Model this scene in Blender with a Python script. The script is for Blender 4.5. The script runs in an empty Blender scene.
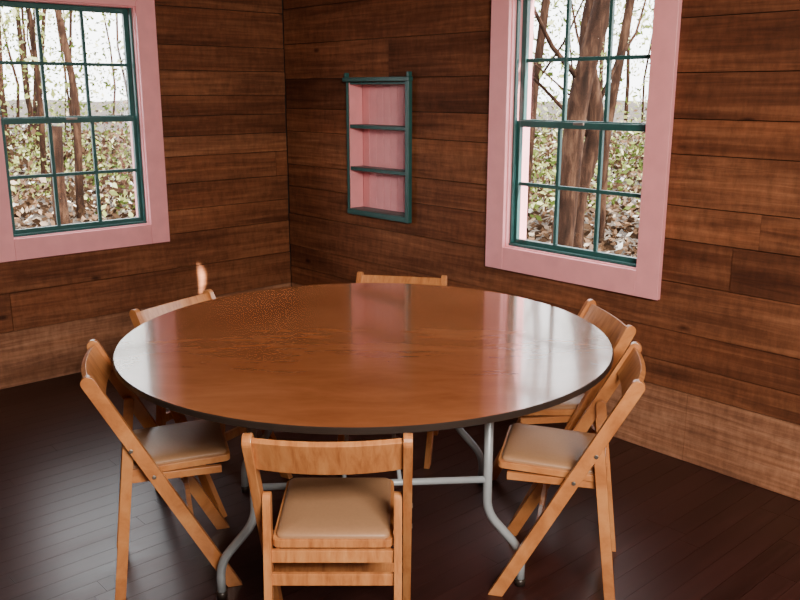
import bpy, bmesh, math, random
from mathutils import Vector, Matrix
random.seed(7)
scene = bpy.context.scene
rad = math.radians

# ------------------------------------------------------------------ materials
def new_mat(name):
    m = bpy.data.materials.new(name); m.use_nodes = True
    nt = m.node_tree
    for n in list(nt.nodes): nt.nodes.remove(n)
    out = nt.nodes.new('ShaderNodeOutputMaterial')
    b = nt.nodes.new('ShaderNodeBsdfPrincipled')
    nt.links.new(b.outputs[0], out.inputs[0])
    return m, nt, b, out

def ramp(nt, stops):
    r = nt.nodes.new('ShaderNodeValToRGB')
    e = r.color_ramp.elements
    while len(e) < len(stops): e.new(0.5)
    for i, (p, c) in enumerate(stops):
        e[i].position = p; e[i].color = (c[0], c[1], c[2], 1)
    return r

def simple(name, col, rough=0.5, metal=0.0, var=0.12, scale=30, bump=0.0, coat=0.0):
    m, nt, b, out = new_mat(name)
    tc = nt.nodes.new('ShaderNodeTexCoord')
    n = nt.nodes.new('ShaderNodeTexNoise'); n.inputs['Scale'].default_value = scale
    n.inputs['Detail'].default_value = 4
    nt.links.new(tc.outputs['Object'], n.inputs['Vector'])
    r = ramp(nt, [(0.3, [c*(1-var) for c in col]), (0.7, [min(1, c*(1+var)) for c in col])])
    nt.links.new(n.outputs['Fac'], r.inputs[0]); nt.links.new(r.outputs[0], b.inputs['Base Color'])
    b.inputs['Roughness'].default_value = rough; b.inputs['Metallic'].default_value = metal
    b.inputs['Coat Weight'].default_value = coat
    if bump:
        bp = nt.nodes.new('ShaderNodeBump'); bp.inputs['Strength'].default_value = bump
        bp.inputs['Distance'].default_value = 0.002
        nt.links.new(n.outputs['Fac'], bp.inputs['Height']); nt.links.new(bp.outputs[0], b.inputs['Normal'])
    return m

def wood(name, stops, scale, rough=0.5, rndamt=0.0, rndcols=None, grain=0.5, bump=0.3, spec=0.5, coat=0.0, blotch=0.3, rough2=None, knots=False, streak=None, saw=False):
    m, nt, b, out = new_mat(name)
    L = nt.links.new
    tc = nt.nodes.new('ShaderNodeTexCoord')
    at = nt.nodes.new('ShaderNodeAttribute'); at.attribute_name = 'board'
    mul = nt.nodes.new('ShaderNodeMath'); mul.operation = 'MULTIPLY'; mul.inputs[1].default_value = 37.0
    L(at.outputs['Fac'], mul.inputs[0])
    comb = nt.nodes.new('ShaderNodeCombineXYZ')
    for i in range(3): L(mul.outputs[0], comb.inputs[i])
    add = nt.nodes.new('ShaderNodeVectorMath'); add.operation = 'ADD'
    L(tc.outputs['Object'], add.inputs[0]); L(comb.outputs[0], add.inputs[1])
    mp = nt.nodes.new('ShaderNodeMapping'); mp.inputs['Scale'].default_value = scale
    L(add.outputs[0], mp.inputs[0])
    n1 = nt.nodes.new('ShaderNodeTexNoise'); n1.inputs['Scale'].default_value = 1.0
    n1.inputs['Detail'].default_value = 8; n1.inputs['Roughness'].default_value = 0.66
    n1.inputs['Distortion'].default_value = 0.5
    L(mp.outputs[0], n1.inputs['Vector'])
    n2 = nt.nodes.new('ShaderNodeTexNoise'); n2.inputs['Scale'].default_value = 1.7
    n2.inputs['Detail'].default_value = 3
    L(add.outputs[0], n2.inputs['Vector'])
    mix = nt.nodes.new('ShaderNodeMath'); mix.operation = 'MULTIPLY_ADD'
    s = nt.nodes.new('ShaderNodeMath'); s.operation = 'SUBTRACT'; s.inputs[1].default_value = 0.5
    L(n2.outputs['Fac'], s.inputs[0]); L(s.outputs[0], mix.inputs[0]); mix.inputs[1].default_value = blotch
    L(n1.outputs['Fac'], mix.inputs[2])
    r = ramp(nt, stops); L(mix.outputs[0], r.inputs[0])
    col = r.outputs[0]
    def mult(col, other, f=1.0):
        mx = nt.nodes.new('ShaderNodeMix'); mx.data_type = 'RGBA'; mx.blend_type = 'MULTIPLY'
        mx.inputs['Factor'].default_value = f
        L(col, mx.inputs['A']); L(other, mx.inputs['B']); return mx.outputs['Result']
    if rndcols:
        rr = ramp(nt, rndcols); L(at.outputs['Fac'], rr.inputs[0]); col = mult(col, rr.outputs[0], rndamt)
    if streak:
        ms_ = nt.nodes.new('ShaderNodeMapping'); ms_.inputs['Scale'].default_value = streak; L(add.outputs[0], ms_.inputs[0])
        n3 = nt.nodes.new('ShaderNodeTexNoise'); n3.inputs['Scale'].default_value = 1; n3.inputs['Detail'].default_value = 4; L(ms_.outputs[0], n3.inputs['Vector'])
        r3 = ramp(nt, [(0.34, (0.66, 0.60, 0.56)), (0.5, (1, 1, 1)), (0.68, (1.18, 1.14, 1.08))]); L(n3.outputs['Fac'], r3.inputs[0]); col = mult(col, r3.outputs[0])
    if saw:   # rough mottling across the grain
        m4 = nt.nodes.new('ShaderNodeMapping'); m4.inputs['Scale'].default_value = (30, 30, 12); L(add.outputs[0], m4.inputs[0])
        n4 = nt.nodes.new('ShaderNodeTexNoise'); n4.inputs['Scale'].default_value = 1; n4.inputs['Detail'].default_value = 5; n4.inputs['Roughness'].default_value = 0.7
        L(m4.outputs[0], n4.inputs['Vector'])
        r4 = ramp(nt, [(0.3, (0.72, 0.70, 0.68)), (0.7, (1.22, 1.22, 1.22))]); L(n4.outputs['Fac'], r4.inputs[0]); col = mult(col, r4.outputs[0])
    if knots:
        mk = nt.nodes.new('ShaderNodeMapping'); mk.inputs['Scale'].default_value = (2.2, 2.2, 4.6); L(add.outputs[0], mk.inputs[0])
        vo = nt.nodes.new('ShaderNodeTexVoronoi'); vo.inputs['Scale'].default_value = 1.0; L(mk.outputs[0], vo.inputs['Vector'])
        rk = ramp(nt, [(0.03, (0.28, 0.22, 0.2)), (0.085, (1, 1, 1))]); L(vo.outputs['Distance'], rk.inputs[0]); col = mult(col, rk.outputs[0])
    L(col, b.inputs['Base Color'])
    if rough2 is not None:
        mr = nt.nodes.new('ShaderNodeMapRange'); mr.inputs['To Min'].default_value = rough; mr.inputs['To Max'].default_value = rough2
        L(n1.outputs['Fac'], mr.inputs['Value']); L(mr.outputs[0], b.inputs['Roughness'])
    else:
        b.inputs['Roughness'].default_value = rough
    b.inputs['Specular IOR Level'].default_value = spec
    b.inputs['Coat Weight'].default_value = coat
    b.inputs['Coat Roughness'].default_value = 0.08
    bp = nt.nodes.new('ShaderNodeBump'); bp.inputs['Strength'].default_value = bump; bp.inputs['Distance'].default_value = 0.003
    L(n1.outputs['Fac'], bp.inputs['Height']); L(bp.outputs[0], b.inputs['Normal'])
    return m

M_wall = wood('rough_sawn_wall_boards', [(0.28, (0.095, 0.031, 0.014)), (0.5, (0.185, 0.065, 0.029)), (0.72, (0.29, 0.115, 0.055))],
              (1.8, 18, 38), rough=0.75, rndamt=1.0, rndcols=[(0, (0.60, 0.54, 0.51)), (0.3, (0.80, 0.76, 0.74)), (0.6, (0.98, 0.95, 0.92)), (0.93, (1.12, 1.18, 1.22)), (1.0, (1.5, 1.9, 2.35))], bump=1.0, spec=0.25, knots=True, blotch=0.4, streak=(0.9, 7, 8), saw=True)
M_floor = wood('dark_stained_floor', [(0.3, (0.026, 0.009, 0.008)), (0.55, (0.040, 0.0135, 0.012)), (0.75, (0.058, 0.021, 0.019))],
               (25, 1.5, 10), rough=0.22, rough2=0.42, rndamt=0.8, rndcols=[(0, (0.65, 0.65, 0.65)), (1, (1, 1, 1))], bump=0.1, spec=0.42)
M_dark = simple('wall_backing', (0.02, 0.012, 0.008), 0.9)
M_ceil = wood('ceiling_boards', [(0.3, (0.09, 0.045, 0.025)), (0.7, (0.22, 0.12, 0.07))], (2, 20, 20), rough=0.7)
M_pink = simple('pink_paint', (0.92, 0.38, 0.42), 0.45, var=0.05, scale=12, bump=0.2)
M_teal = simple('teal_paint', (0.022, 0.095, 0.092), 0.4, var=0.15, scale=15)
M_table = wood('varnished_table_plywood', [(0.2, (0.24, 0.072, 0.025)), (0.5, (0.325, 0.110, 0.041)), (0.8, (0.41, 0.155, 0.062))],
               (3.0, 10, 4), rough=0.16, bump=0.01, coat=0.6, blotch=0.6)
M_edge = simple('table_edge_band', (0.025, 0.017, 0.014), 0.4)
M_under = simple('table_underside_ply', (0.20, 0.12, 0.07), 0.7, scale=8)
M_steel = simple('grey_steel', (0.42, 0.47, 0.52), 0.4, metal=0.35, var=0.05)
M_oak = wood('honey_oak', [(0.3, (0.36, 0.120, 0.038)), (0.5, (0.55, 0.215, 0.072)), (0.72, (0.68, 0.31, 0.115))],
             (40, 8, 8), rough=0.33, bump=0.08, coat=0.25)
M_vinyl = simple('tan_vinyl', (0.38, 0.21, 0.115), 0.42, var=0.04, scale=120, bump=0.1)
M_brass = simple('hinge_steel', (0.35, 0.33, 0.3), 0.35, metal=0.9)

mg, nt, b, out = new_mat('window_glass')
tr = nt.nodes.new('ShaderNodeBsdfTransparent'); gl = nt.nodes.new('ShaderNodeBsdfGlossy'); gl.inputs['Roughness'].default_value = 0.02
ms = nt.nodes.new('ShaderNodeMixShader'); ms.inputs[0].default_value = 0.05
nt.links.new(tr.outputs[0], ms.inputs[1]); nt.links.new(gl.outputs[0], ms.inputs[2]); nt.links.new(ms.outputs[0], out.inputs[0])
M_glass = mg

# ------------------------------------------------------------------ mesh helpers
class MB:
    def __init__(self):
        self.bm = bmesh.new(); self.mats = []
        self.lay = self.bm.faces.layers.float.new('board')
    def mi(self, m):
        if m not in self.mats: self.mats.append(m)
        return self.mats.index(m)
    def _f(self, vs, m, smooth=False, rnd=0.5):
        try: f = self.bm.faces.new(vs)
        except ValueError: return
        f.material_index = self.mi(m); f.smooth = smooth; f[self.lay] = rnd
    def box(self, x0, x1, y0, y1, z0, z1, m, rnd=0.5):
        v = [self.bm.verts.new(p) for p in ((x0,y0,z0),(x1,y0,z0),(x1,y1,z0),(x0,y1,z0),(x0,y0,z1),(x1,y0,z1),(x1,y1,z1),(x0,y1,z1))]
        for q in ((3,2,1,0),(4,5,6,7),(0,1,5,4),(1,2,6,5),(2,3,7,6),(3,0,4,7)): self._f([v[i] for i in q], m, False, rnd)
    def prism(self, pts, vec, m, rnd=0.5):
        a = [self.bm.verts.new(p) for p in pts]; c = [self.bm.verts.new(Vector(p)+Vector(vec)) for p in pts]
        self._f(a[::-1], m, False, rnd); self._f(c, m, False, rnd)
        n = len(a)
        for i in range(n): self._f([a[i], a[(i+1)%n], c[(i+1)%n], c[i]], m, False, rnd)
    def stadium(self, p0, p1, d, w, m, rnd=0.5, flat_end=False):
        p0 = Vector(p0); p1 = Vector(p1); t = (p1-p0).normalized(); s = Vector((0, -t.z, t.y))
        pts = []
        for i in range(9):
            a = math.pi*i/8
            pts.append(p0 + s*math.cos(a)*d/2 - t*math.sin(a)*d/2)
        if flat_end:
            for sg in (-1, 1):
                q = p1 + s*sg*d/2; q = q - t*((q.z-p1.z)/t.z); pts.append(q)
        else:
            for i in range(9):
                a = math.pi + math.pi*i/8
                pts.append(p1 + s*math.cos(a)*d/2 - t*math.sin(a)*d/2)
        pts = [p - Vector((w/2, 0, 0)) for p in pts]
        self.prism(pts, (w, 0, 0), m, rnd)
    def tube(self, pts, r, m, n=12, caps=True, smooth=True, rnd=0.5):
        pts = [Vector(p) for p in pts]
        rs = r if isinstance(r, (list, tuple)) else [r]*len(pts)
        rings = []; ref = None
        for i, p in enumerate(pts):
            t = (pts[min(i+1, len(pts)-1)] - pts[max(i-1, 0)]).normalized()
            if ref is None: ref = t.orthogonal().normalized()
            ref = (ref - t*ref.dot(t)).normalized(); bi = t.cross(ref)
            rings.append([self.bm.verts.new(p + (ref*math.cos(2*math.pi*k/n) + bi*math.sin(2*math.pi*k/n))*rs[i]) for k in range(n)])
        for a, c in zip(rings, rings[1:]):
            for k in range(n): self._f([a[k], a[(k+1)%n], c[(k+1)%n], c[k]], m, smooth, rnd)
        if caps: self._f(rings[0][::-1], m); self._f(rings[-1], m)
    def finish(self, name, loc=(0,0,0), rot=0.0, bevel=0.0, seg=2, recalc=True):
        me = bpy.data.meshes.new(name)
        if recalc: bmesh.ops.recalc_face_normals(self.bm, faces=self.bm.faces)
        self.bm.to_mesh(me); self.bm.free()
        for m in self.mats: me.materials.append(m)
        o = bpy.data.objects.new(name, me); scene.collection.objects.link(o)
        o.location = loc; o.rotation_euler = (0, 0, rot)
        if bevel:
            bv = o.modifiers.new('bevel', 'BEVEL'); bv.width = bevel; bv.segments = seg; bv.limit_method = 'ANGLE'; bv.angle_limit = rad(40)
        return o

def smooth_path(pts, k=6, rr=0.05):
    pts = [Vector(p) for p in pts]; o = [pts[0]]
    for i in range(1, len(pts)-1):
        a = pts[i] + (pts[i-1]-pts[i]).normalized()*rr; c = pts[i] + (pts[i+1]-pts[i]).normalized()*rr
        for j in range(k+1):
            t = j/k; o.append(a*(1-t)**2 + pts[i]*2*t*(1-t) + c*t*t)
    o.append(pts[-1]); return o

# ------------------------------------------------------------------ room shell
C = Vector((-0.75, 5.74, 0)); ROT_R = rad(-48); ROT_L = rad(42)
LEN_R, LEN_L, H = 6.4, 5.6, 2.55
WIN_R = (1.925, 2.715, 0.82, 2.06); WIN_L = (-1.80, -1.005, 0.82, 2.06); NICHE = (0.665, 1.195, 0.885, 1.645)

def sub(rects, o):
    res = []
    for (x0, x1, z0, z1) in rects:
        a, b_, c, d = o
        if x1 <= a or x0 >= b_ or z1 <= c or z0 >= d: res.append((x0, x1, z0, z1)); continue
        if x0 < a: res.append((x0, a, z0, z1))
        if x1 > b_: res.append((b_, x1, z0, z1))
        xa, xb = max(x0, a), min(x1, b_)
        if z0 < c: res.append((xa, xb, z0, c))
        if z1 > d: res.append((xa, xb, d, z1))
    return res

def plank_wall(name, x0, x1, openings, loc, rot, seed):
    rng = random.Random(seed); mb = MB()
    z = 0.0; row = 0
    while z < H - 0.01:
        h = 0.315 if row == 0 else rng.choice([0.12, 0.145, 0.16, 0.185, 0.215]); z1 = min(H, z+h)
        x = x0 - rng.uniform(0, 3)
        while x < x1:
            xe = x + rng.uniform(2.4, 4.8)
            a, c = max(x, x0), min(xe, x1)
            if c - a > 0.02:
                rects = [(a+0.0008, c-0.0008, z+0.0020, z1-0.0020)]
                for o in openings: rects = sub(rects, o)
                rn = rng.uniform(0, 0.93) if row else 1.0
                off = rng.uniform(0, 0.008)
                for q in rects: mb.box(q[0], q[1], off, 0.022, q[2], q[3], M_wall, rn)
            x = xe
        z = z1; row += 1
    rects = [(x0-0.12, x1+0.12, 0, H)]
    for o in openings: rects = sub(rects, o)
    for q in rects: mb.box(q[0], q[1], 0.0221, 0.14, q[2], q[3], M_dark)
    return mb.finish(name, loc, rot)

plank_wall('wall_right', 0.0, LEN_R, [WIN_R, NICHE], C, ROT_R, 3)
plank_wall('wall_left', -LEN_L, 0.0, [WIN_L], C, ROT_L, 11)
r = Vector((math.cos(ROT_R), math.sin(ROT_R), 0)); l = -Vector((math.cos(ROT_L), math.sin(ROT_L), 0))
plank_wall('wall_back', -LEN_R, 0, [], C + l*LEN_L, ROT_R + math.pi, 21)
plank_wall('wall_near', 0, LEN_L, [], C + r*LEN_R, ROT_L + math.pi, 22)

mb = MB(); rng = random.Random(5)
y = -LEN_L; x = -0.14
while x < LEN_R:
    w = 0.083; yy = -LEN_L - rng.uniform(0, 1)
    while yy < 0.14:
        ye = yy + rng.uniform(0.8, 2.2)
        a, c = max(yy, -LEN_L-0.14), min(ye, 0.14)
        if c - a > 0.01: mb.box(x+0.0006, x+w-0.0006, a+0.0006, c-0.0006, -0.02, 0, M_floor, rng.random())
        yy = ye
    x += w
mb.box(-0.14, LEN_R+0.14, -LEN_L-0.14, 0.14, -0.14, -0.021, M_dark)
mb.finish('floor', C, ROT_R)
mb = MB()
x = -0.14
while x < LEN_R+0.1:
    mb.box(x+0.001, min(x+0.14, LEN_R+0.14)-0.001, -LEN_L-0.14, 0.14, H, H+0.02, M_ceil, rng.random()); x += 0.14
mb.box(-0.14, LEN_R+0.14, -LEN_L-0.14, 0.14, H+0.021, H+0.15, M_dark)
mb.finish('ceiling', C, ROT_R)

def window(name, W, loc, rot):
    x0, x1, z0, z1 = W; mb = MB(); cw = 0.112
    g = 0.0005
    t = 0.009
    for a, c in ((x0+g, x0+t), (x1-t, x1-g)): mb.box(a, c, -0.004, 0.155, z0+g, z1-g, M_pink)
    mb.box(x0+t, x1-t, -0.004, 0.15, z1-t, z1-g, M_pink); mb.box(x0+t, x1-t, -0.004, 0.16, z0+g, z0+t, M_pink)
    mb.box(x0-cw, x0+0.003, -0.026, -0.0005, z0-cw, z1+cw, M_pink)
    mb.box(x1-0.003, x1+cw, -0.026, -0.0005, z0-cw, z1+cw, M_pink)
    mb.box(x0+0.004, x1-0.004, -0.025, -0.0005, z0-cw, z0+0.003, M_pink)
    mb.box(x0+0.004, x1-0.004, -0.025, -0.0005, z1-0.003, z1+cw, M_pink)
    zm = (z0+z1)/2
    for (a, c, y0) in ((z0+t, zm+0.014, 0.040), (zm-0.014, z1-t, 0.066)):
        xa, xb = x0+t, x1-t; st = 0.030; y1 = y0+0.025
        mb.box(xa, xa+st, y0, y1, a, c, M_teal); mb.box(xb-st, xb, y0, y1, a, c, M_teal)
        mb.box(xa+st, xb-st, y0, y1, a, a+0.034, M_teal); mb.box(xa+st, xb-st, y0, y1, c-0.03, c, M_teal)
        iw = (xb-xa-2*st)
        for k in (1, 2):
            xc = xa+st+iw*k/3; mb.box(xc-0.009, xc+0.009, y0+0.004, y1-0.004, a+0.034, c-0.03, M_teal)
        zc = (a+0.034+c-0.03)/2; mb.box(xa+st, xb-st, y0+0.005, y1-0.005, zc-0.009, zc+0.009, M_teal)
        yg = y0+0.0125
        mb.box(xa+st-0.004, xb-st+0.004, yg-0.0015, yg+0.0015, a+0.03, c-0.026, M_glass)
    for xa, xb in ((x0+t, x0+t+0.012), (x1-t-0.012, x1-t)): mb.box(xa, xb, 0.020, 0.039, z0+t, z1-t, M_teal)
    mb.box(x0+t, x1-t, 0.014, 0.039, z0+t, z0+t+0.012, M_teal)
    xc = (x0+x1)/2; mb.box(xc-0.03, xc+0.03, 0.03, 0.0399, zm+0.002, zm+0.014, M_brass)
    return mb.finish(name, loc, rot, bevel=0.002, seg=1)
window('window_1', WIN_R, C, ROT_R)
window('window_2', WIN_L, C, ROT_L)

x0, x1, z0, z1 = NICHE; mb = MB(); g = 0.0005
mb.box(x0+g, x1-g, 0.10, 0.135, z0+g, z1-g, M_pink)
k = 8
for i in range(k):
    a = x0+0.012+(x1-x0-0.024)*i/k; mb.box(a+0.0015, a+(x1-x0-0.024)/k-0.0015, 0.095, 0.0999, z0+0.012, z1-0.012, M_pink)
mb.box(x0+g, x0+0.012, -0.003, 0.0949, z0+g, z1-g, M_pink); mb.box(x1-0.012, x1-g, -0.003, 0.0949, z0+g, z1-g, M_pink)
mb.box(x0+0.012, x1-0.012, -0.003, 0.0949, z1-0.012, z1-g, M_teal)
mb.box(x0+0.012, x1-0.012, -0.003, 0.0949, z0+g, z0+0.014, M_teal)
for zc in (1.140, 1.390): mb.box(x0+0.012, x1-0.012, -0.006, 0.0949, zc-0.011, zc+0.011, M_teal)
mb.box(x0-0.012, x0+0.001, -0.014, -0.0005, z0-0.02, z1+0.004, M_teal); mb.box(x1-0.004, x1+0.028, -0.028, -0.0005, z0-0.02, z1+0.004, M_teal)
mb.box(x0+0.001, x1-0.004, -0.026, -0.0005, z0-0.02, z0+0.012, M_teal)
mb.box(x0-0.02, x1+0.032, -0.034, -0.0005, z1+0.0045, z1+0.028, M_teal)
mb.box(x0-0.010, x0+0.006, -0.03, -0.0005, z1+0.0285, z1+0.055, M_teal); mb.box(x1+0.01, x1+0.026, -0.03, -0.0005, z1+0.0285, z1+0.055, M_teal)
mb.finish('wall_shelf_niche', C, ROT_R, bevel=0.002, seg=1)

# ------------------------------------------------------------------ round folding table
TC = Vector((-0.122, 2.93, 0)); TR = 0.86; TZ = 0.75
mb = MB(); n = 128
prof = [(TR-0.004, TZ), (TR, TZ-0.003), (TR, TZ-0.018), (TR-0.004, TZ-0.021)]
rings = []
for (rr, zz) in prof:
    rings.append([mb.bm.verts.new((rr*math.cos(2*math.pi*i/n), rr*math.sin(2*math.pi*i/n), zz)) for i in range(n)])
mb._f(rings[0], M_table); mb._f(rings[-1][::-1], M_under)
for a, c in zip(rings, rings[1:]):
    for i in range(n): mb._f([a[i], a[(i+1)%n], c[(i+1)%n], c[i]], M_edge, False)
ang = rad(4.4); R4 = Matrix.Rotation(ang, 4, 'Z')
def L2(x, y, z): return R4 @ Vector((x, y, z))
start = len(mb.bm.verts)
mb.box(-0.52, 0.52, -0.46, -0.42, TZ-0.06, TZ-0.0215, M_under)
mb.box(-0.52, 0.52, 0.30, 0.34, TZ-0.06, TZ-0.0215, M_under)
mb.box(-0.55, -0.51, -0.5, 0.5, TZ-0.06, TZ-0.0215, M_under)
mb.box(0.51, 0.55, -0.5, 0.5, TZ-0.06, TZ-0.0215, M_under)
mb.bm.verts.ensure_lookup_table()
for v in mb.bm.verts[start:]: v.co = R4 @ v.co
for sy, dy in ((-0.43, -1), (0.33, 1)):
    for sx in (-1, 1):
        path = [(sx*0.372, sy, TZ-0.035), (sx*0.372, sy, 0.27), (sx*0.49, sy, 0.125), (sx*0.49, sy, 0.0)]
        mb.tube([L2(*p) for p in smooth_path(path)], 0.0145, M_steel, n=14)
        mb.tube([L2(sx*0.49, sy, 0.0), L2(sx*0.49, sy, 0.025)], 0.0175, M_edge, n=14)
    mb.tube([L2(-0.372, sy, 0.385), L2(0.372, sy, 0.385)], 0.011, M_steel)
    mb.tube([L2(-0.42, sy, TZ-0.045), L2(0.42, sy, TZ-0.045)], 0.0145, M_steel)
    for sx in (-0.09, 0.09):
        mb.tube([L2(sx, sy, 0.385), L2(sx*0.6, sy-dy*0.30, TZ-0.035)], 0.007, M_steel, n=8)
mb.finish('round_folding_table', TC, 0)

# ------------------------------------------------------------------ folding chairs
def build_chair():
    mb = MB()
    top = Vector((0, -0.21, 0.765)); foot = Vector((0, 0.20, 0.0))
    for sx in (-1, 1):
        x = sx*0.2
        mb.stadium((x, top.y+0.008, top.z-0.015), (x, foot.y, 0.0), 0.042, 0.024, M_oak, 0.2+sx*0.1, flat_end=True)
        xl = sx*0.1745
        mb.stadium((xl, -0.100, 0.545), (xl, -0.165, 0.0), 0.034, 0.022, M_oak, 0.6+sx*0.1, flat_end=True)
        mb.tube([(sx*0.2145, -0.095, 0.520), (sx*0.2115, -0.095, 0.520)], 0.007, M_brass, n=12)
        mb.tube([(sx*0.2145, -0.032, 0.425), (sx*0.2115, -0.032, 0.425)], 0.007, M_brass, n=12)
    d = (foot-top).normalized(); nrm = Vector((0, -d.z, d.y))
    if nrm.y < 0: nrm = -nrm
    N = 16; hw = 0.1885; th = 0.017
    def rail(s0, s1, arch, bow, mr):
        rows = []
        for i in range(N+1):
            u = -1+2*i/N; x = u*hw
            back = -bow*(1-u*u)
            pt = top + d*(s0 - arch*(1-u*u)) + nrm*back; pb = top + d*s1 + nrm*back
            rows.append([mb.bm.verts.new(Vector((x, 0, 0))+p) for p in (pt+nrm*th/2, pb+nrm*th/2, pb-nrm*th/2, pt-nrm*th/2)])
        for a, c in zip(rows, rows[1:]):
            for k in range(4): mb._f([a[k], a[(k+1)%4], c[(k+1)%4], c[k]], M_oak, False, mr)
        mb._f(rows[0], M_oak, False, mr); mb._f(rows[-1][::-1], M_oak, False, mr)
    rail(0.012, 0.120, 0.006, 0.018, 0.35)
    def rr(hx, y0, y1, rad_, z, k=5):
        pts = []
        for (cx, cy, a0) in ((hx-rad_, y1-rad_, 0), (-hx+rad_, y1-rad_, 90), (-hx+rad_, y0+rad_, 180), (hx-rad_, y0+rad_, 270)):
            for i in range(k+1):
                a = rad(a0+90*i/k); pts.append(Vector((cx+rad_*math.cos(a), cy+rad_*math.sin(a), z)))
        return pts
    tilt = lambda p: Vector((p.x, p.y, p.z + 0.05*(p.y)))
    Y0 = -0.118
    mb.prism([tilt(p) for p in rr(0.162, Y0-0.008, 0.21, 0.02, 0.418)], (0, 0, 0.022), M_oak, 0.8)
    prev = None
    levels = [(0.0, 0.0), (0.0, 0.007), (0.004, 0.012), (0.012, 0.016), (0.03, 0.019), (0.07, 0.021)]
    for (ins, hz) in levels:
        ring = [mb.bm.verts.new(tilt(p)) for p in rr(0.153-ins, Y0+ins, 0.20-ins, max(0.02-ins*0.2, 0.006), 0.4402+hz)]
        if prev:
            for k in range(len(ring)): mb._f([prev[k], prev[(k+1)%len(ring)], ring[(k+1)%len(ring)], ring[k]], M_vinyl, True)
        prev = ring
    mb._f(prev, M_vinyl, True)
    for sx in (-1, 1): mb.box(sx*0.148-0.008, sx*0.148+0.008, -0.10, 0.18, 0.388, 0.4125, M_oak)
    def rungbox(y, z, h, t, hx, mr):
        mb.box(-hx, hx, y-t/2, y+t/2, z-h/2, z+h/2, M_oak, mr)
    def rear_y(z): return -0.165 + 0.065*z/0.545
    def front_y(z): return 0.20 - 0.41*z/0.765
    rungbox(rear_y(0.385), 0.385, 0.036, 0.014, 0.164, 0.3)
    rungbox(rear_y(0.320), 0.320, 0.034, 0.014, 0.164, 0.7)
    rungbox(front_y(0.235), 0.235, 0.034, 0.016, 0.1885, 0.5)
    mb.tube([(-0.189, front_y(0.40), 0.395), (0.189, front_y(0.40), 0.395)], 0.008, M_oak, n=10)
    return mb.finish('wooden_folding_chair', bevel=0.004, seg=2)

chairs = [(-0.18, 1.975, 90), (-1.000, 2.610, 17), (-0.935, 3.40, -32),
    (0.01, 3.90, 258), (0.815, 3.19, 188), (0.758, 2.579, 166)]
base = build_chair()
for i, (x, y, a) in enumerate(chairs):
    o = base if i == 0 else bpy.data.objects.new('wooden_folding_chair', base.data)
    if i:
        scene.collection.objects.link(o)
        bv = o.modifiers.new('bevel', 'BEVEL'); bv.width = 0.004; bv.segments = 2; bv.limit_method = 'ANGLE'; bv.angle_limit = rad(40)
    f = Vector((math.cos(rad(a)), math.sin(rad(a)), 0))
    o.location = Vector((x, y, 0)) + f*0.21
    o.rotation_euler = (0, 0, rad(a-90))

# ------------------------------------------------------------------ outdoors
GZ = -0.35
def gz(x, y): return GZ + (0.12*math.sin(x*0.7)*math.cos(y*0.5) if math.hypot(x, y) > 9 else 0) + 0.02*max(0, y-12)
m, nt, b, out = new_mat('forest_floor'); L = nt.links.new
tc = nt.nodes.new('ShaderNodeTexCoord'); n1 = nt.nodes.new('ShaderNodeTexNoise'); n1.inputs['Scale'].default_value = 2.5; n1.inputs['Detail'].default_value = 8; n1.inputs['Roughness'].default_value = 0.8
L(tc.outputs['Object'], n1.inputs['Vector'])
rp = ramp(nt, [(0.35, (0.010, 0.007, 0.005)), (0.5, (0.04, 0.026, 0.016)), (0.62, (0.10, 0.07, 0.045))])
L(n1.outputs['Fac'], rp.inputs[0]); L(rp.outputs[0], b.inputs['Base Color']); b.inputs['Roughness'].default_value = 0.9
M_litter = m
M_bark = wood('tree_bark', [(0.3, (0.006, 0.003, 0.002)), (0.5, (0.022, 0.010, 0.006)), (0.7, (0.075, 0.038, 0.022))], (14, 14, 3), rough=0.95, bump=0.8, spec=0.1)
def leafmat(name, stops, tl_):
    m, nt, b, out = new_mat(name); L = nt.links.new
    at = nt.nodes.new('ShaderNodeAttribute'); at.attribute_name = 'board'
    rp = ramp(nt, stops); L(at.outputs['Fac'], rp.inputs[0])
    df = nt.nodes.new('ShaderNodeBsdfDiffuse'); tl = nt.nodes.new('ShaderNodeBsdfTranslucent'); mx = nt.nodes.new('ShaderNodeMixShader')
    L(rp.outputs[0], df.inputs[0]); L(rp.outputs[0], tl.inputs[0]); mx.inputs[0].default_value = tl_
    L(df.outputs[0], mx.inputs[1]); L(tl.outputs[0], mx.inputs[2]); L(mx.outputs[0], out.inputs[0]); return m
M_leaf = leafmat('green_leaves', [(0.0, (0.010, 0.018, 0.004)), (0.35, (0.06, 0.085, 0.016)), (0.65, (0.26, 0.28, 0.09)), (1.0, (0.75, 0.74, 0.45))], 0.4)
M_dead = leafmat('fallen_leaves', [(0.0, (0.010, 0.006, 0.004)), (0.45, (0.05, 0.028, 0.016)), (0.78, (0.17, 0.10, 0.06)), (0.93, (0.42, 0.33, 0.25)), (1.0, (0.95, 0.95, 0.92))], 0.15)  # brown to tan leaves; near-white end paints bright highlights into the litter

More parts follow.
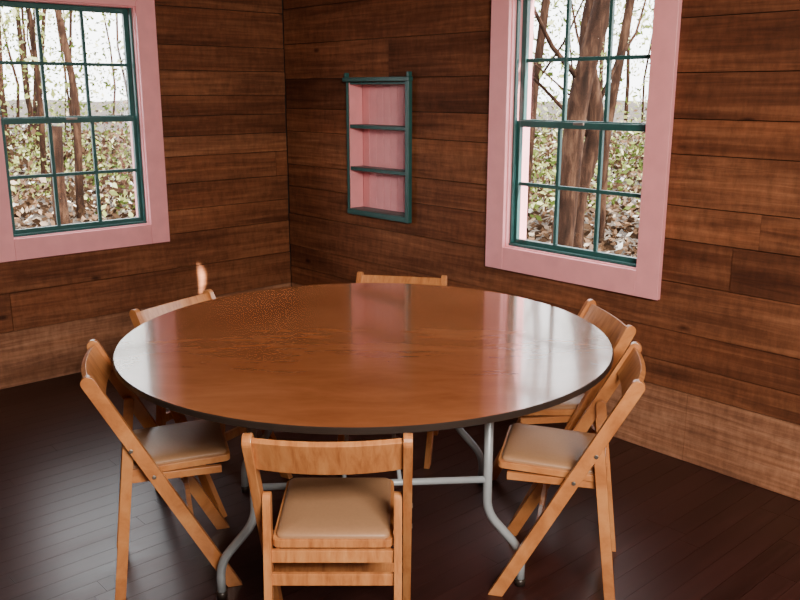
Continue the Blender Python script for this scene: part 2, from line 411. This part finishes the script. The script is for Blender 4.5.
mb = MB(); rng = random.Random(2)
NX, NY = 60, 60; grid = []
for j in range(NY+1):
    row = []
    for i in range(NX+1):
        x = -45+90*i/NX; y = -20+90*j/NY
        row.append(mb.bm.verts.new((x, y, gz(x, y))))
    grid.append(row)
for j in range(NY):
    for i in range(NX): mb._f([grid[j][i], grid[j][i+1], grid[j+1][i+1], grid[j+1][i]], M_litter, True)
def leaf(p, a, bb, sz, mat, rnd):
    vs = [mb.bm.verts.new(p + a*sz*u + bb*sz*0.55*v) for u, v in ((-1, 0), (0, -1), (1, 0), (0, 1))]
    mb._f(vs, mat, False, rnd)
def rv(): return Vector((rng.gauss(0, 1), rng.gauss(0, 1), rng.gauss(0, 1))).normalized()
for i in range(30000):
    y = 7 + 24*rng.random()**1.5; x = rng.uniform(-0.66, 0.46)*y
    if -0.22 < x/y < 0.05: continue
    a = Vector((rng.gauss(0, 1), rng.gauss(0, 1), rng.gauss(0, 0.45))).normalized(); bb = a.cross(rv()).normalized()
    leaf(Vector((x, y, gz(x, y)+0.02+rng.random()*0.05)), a, bb, rng.uniform(0.03, 0.075)*(1+y*0.02), M_dead, rng.random())
mb.finish('forest_floor_ground', recalc=False)

def tree(pts, rads, branches=4, seed=0):
    rg = random.Random(seed); mb = MB()
    P = smooth_path(pts, k=4, rr=0.35)
    R = [rads[0] + (rads[1]-rads[0])*i/(len(P)-1) for i in range(len(P))]
    mb.tube(P, R, M_bark, n=10)
    for k in range(branches):
        i = rg.randrange(len(P)//3, len(P)); p = P[i]; rr0 = R[i]*0.3
        d = Vector((rg.uniform(-1, 1), rg.uniform(-0.5, 0.5), rg.uniform(0.3, 1))).normalized()
        q = [p]
        for s in range(4):
            d = (d + Vector((rg.uniform(-.4, .4), rg.uniform(-.3, .3), rg.uniform(-.1, .4)))).normalized(); q.append(q[-1]+d*rg.uniform(0.4, 0.8))
        mb.tube(q, [rr0*(1-0.22*s) for s in range(5)], M_bark, n=7)
    return mb.finish('tree')
big = [((1.76, 9.3), [(0, 0, 0), (0.06, 0, 1.0), (0.12, 0, 2.0), (0.40, 0, 3.2), (0.5, 0, 6)], (0.13, 0.10)),
       ((2.02, 9.8), [(0, 0, 0), (0.0, 0, 0.9), (0.22, 0, 1.7), (0.0, 0, 2.6), (0.15, 0, 3.4), (0.5, 0, 6)], (0.11, 0.08)),
       ((2.55, 10.8), [(0, 0, 0), (0.0, 0, 1.5), (0.2, 0, 3.0), (0.5, 0, 6)], (0.065, 0.05)),
       ((1.72, 12.0), [(0, 0, 0), (0.1, 0, 2.0), (0.3, 0, 4.0), (0.2, 0, 7)], (0.07, 0.05)),
       ((-3.95, 10.0), [(0, 0, 0), (-0.05, 0, 1.0), (0.0, 0, 1.7)], (0.09, 0.07)),
       ((-4.9, 13.0), [(0, 0, 0), (0.1, 0, 2.0), (-0.2, 0, 4.5), (0, 0, 8)], (0.06, 0.04)),
       ((-4.3, 14.0), [(0, 0, 0), (0.2, 0, 2.5), (0.1, 0, 5), (0.4, 0, 8)], (0.05, 0.03))]
for i, ((x, y), pts, rr0) in enumerate(big):
    tree([(x+p[0], y+p[1], GZ-0.15+p[2]) for p in pts], rr0, 3 if i != 4 else 0, i)
mb = MB(); rng = random.Random(9)
for i in range(90):
    y = rng.uniform(15, 40); x = rng.uniform(-0.7, 0.5)*y; rr0 = rng.uniform(0.03, 0.10)
    q = [Vector((x, y, gz(x, y)-0.2))]
    for s in range(5): q.append(q[-1] + Vector((rng.uniform(-.3, .3), rng.uniform(-.2, .2), rng.uniform(1.5, 2.4))))
    mb.tube(q, [rr0*(1-0.12*s) for s in range(6)], M_bark, n=7)
def inview(s): return -0.66 < s < -0.22 or 0.06 < s < 0.42
for c in range(520):
    y = rng.uniform(13, 38); s_ = rng.uniform(-0.66, 0.44)
    if not inview(s_): continue
    x = s_*y; z = rng.uniform(-0.05, 1)*0.30*y+1.0
    tone = rng.random(); s = rng.uniform(0.4, 1.1)
    for k in range(60):
        p = Vector((x+rng.gauss(0, s), y+rng.gauss(0, s), z+rng.gauss(0, s*0.6)))
        if p.z < gz(p.x, p.y)+0.05 or p.y < 10: continue
        a = rv(); leaf(p, a, a.orthogonal().normalized(), rng.uniform(0.035, 0.085), M_leaf, min(1, max(0, tone*0.6+rng.random()*0.45)))
for c in range(380):
    y = rng.uniform(12, 30); s_ = rng.uniform(-0.66, 0.44)
    if not inview(s_): continue
    x = s_*y; g0 = gz(x, y); tone = rng.random()**1.5
    mt = M_leaf if rng.random() < 0.5 else M_dead
    for k in range(60):
        p = Vector((x+rng.gauss(0, 0.5), y+rng.gauss(0, 0.5), g0+abs(rng.gauss(0, 0.5))))
        a = rv(); leaf(p, a, a.orthogonal().normalized(), rng.uniform(0.035, 0.08), mt, min(1, max(0, tone*0.6+rng.random()*0.4)))
mb.finish('woodland', recalc=False)

# ------------------------------------------------------------------ light
w = bpy.data.worlds.new('World'); scene.world = w; w.use_nodes = True
bg = w.node_tree.nodes['Background']; bg.inputs[0].default_value = (0.97, 0.98, 1.0, 1); bg.inputs[1].default_value = 9.0
def light(kind, name, loc, target, energy, col=(1, 1, 1), **kw):
    ld = bpy.data.lights.new(name, kind); ld.energy = energy; ld.color = col
    for k_, v in kw.items(): setattr(ld, k_, v)
    o = bpy.data.objects.new(name, ld); scene.collection.objects.link(o); o.location = loc
    o.rotation_euler = (Vector(target)-Vector(loc)).to_track_quat('-Z', 'Y').to_euler(); return o
nrm_r = Vector((-math.sin(ROT_R), math.cos(ROT_R), 0))
sd = -r*1.0 - nrm_r*0.155 - Vector((0, 0, 0.55)); S0 = Vector((8, -6, 9))
light('SUN', 'sun', S0, S0+sd, 20.0, (1.0, 0.93, 0.8), angle=rad(0.6))
light('AREA', 'added_key_light', (0.9, -0.3, 2.35), (0.15, 3.0, 0.2), 250, (1.0, 0.88, 0.74), shape='RECTANGLE', size=1.2, size_y=0.8)  # key light added high behind the camera to brighten the room, no fixture there
light('SPOT', 'sunbeam', (2.86, 2.83, 2.15), (-1.36, 5.22, 0.42), 42000, (1.0, 0.90, 0.72), spot_size=rad(3.2), spot_blend=0.6, shadow_soft_size=0.02)

cam = bpy.data.cameras.new('camera'); co = bpy.data.objects.new('camera', cam); scene.collection.objects.link(co)
co.location = (0, 0, 1.6); co.rotation_euler = (rad(90-13.8), 0, 0); cam.lens = 38.43; cam.sensor_width = 36; cam.clip_start = 0.05
scene.camera = co
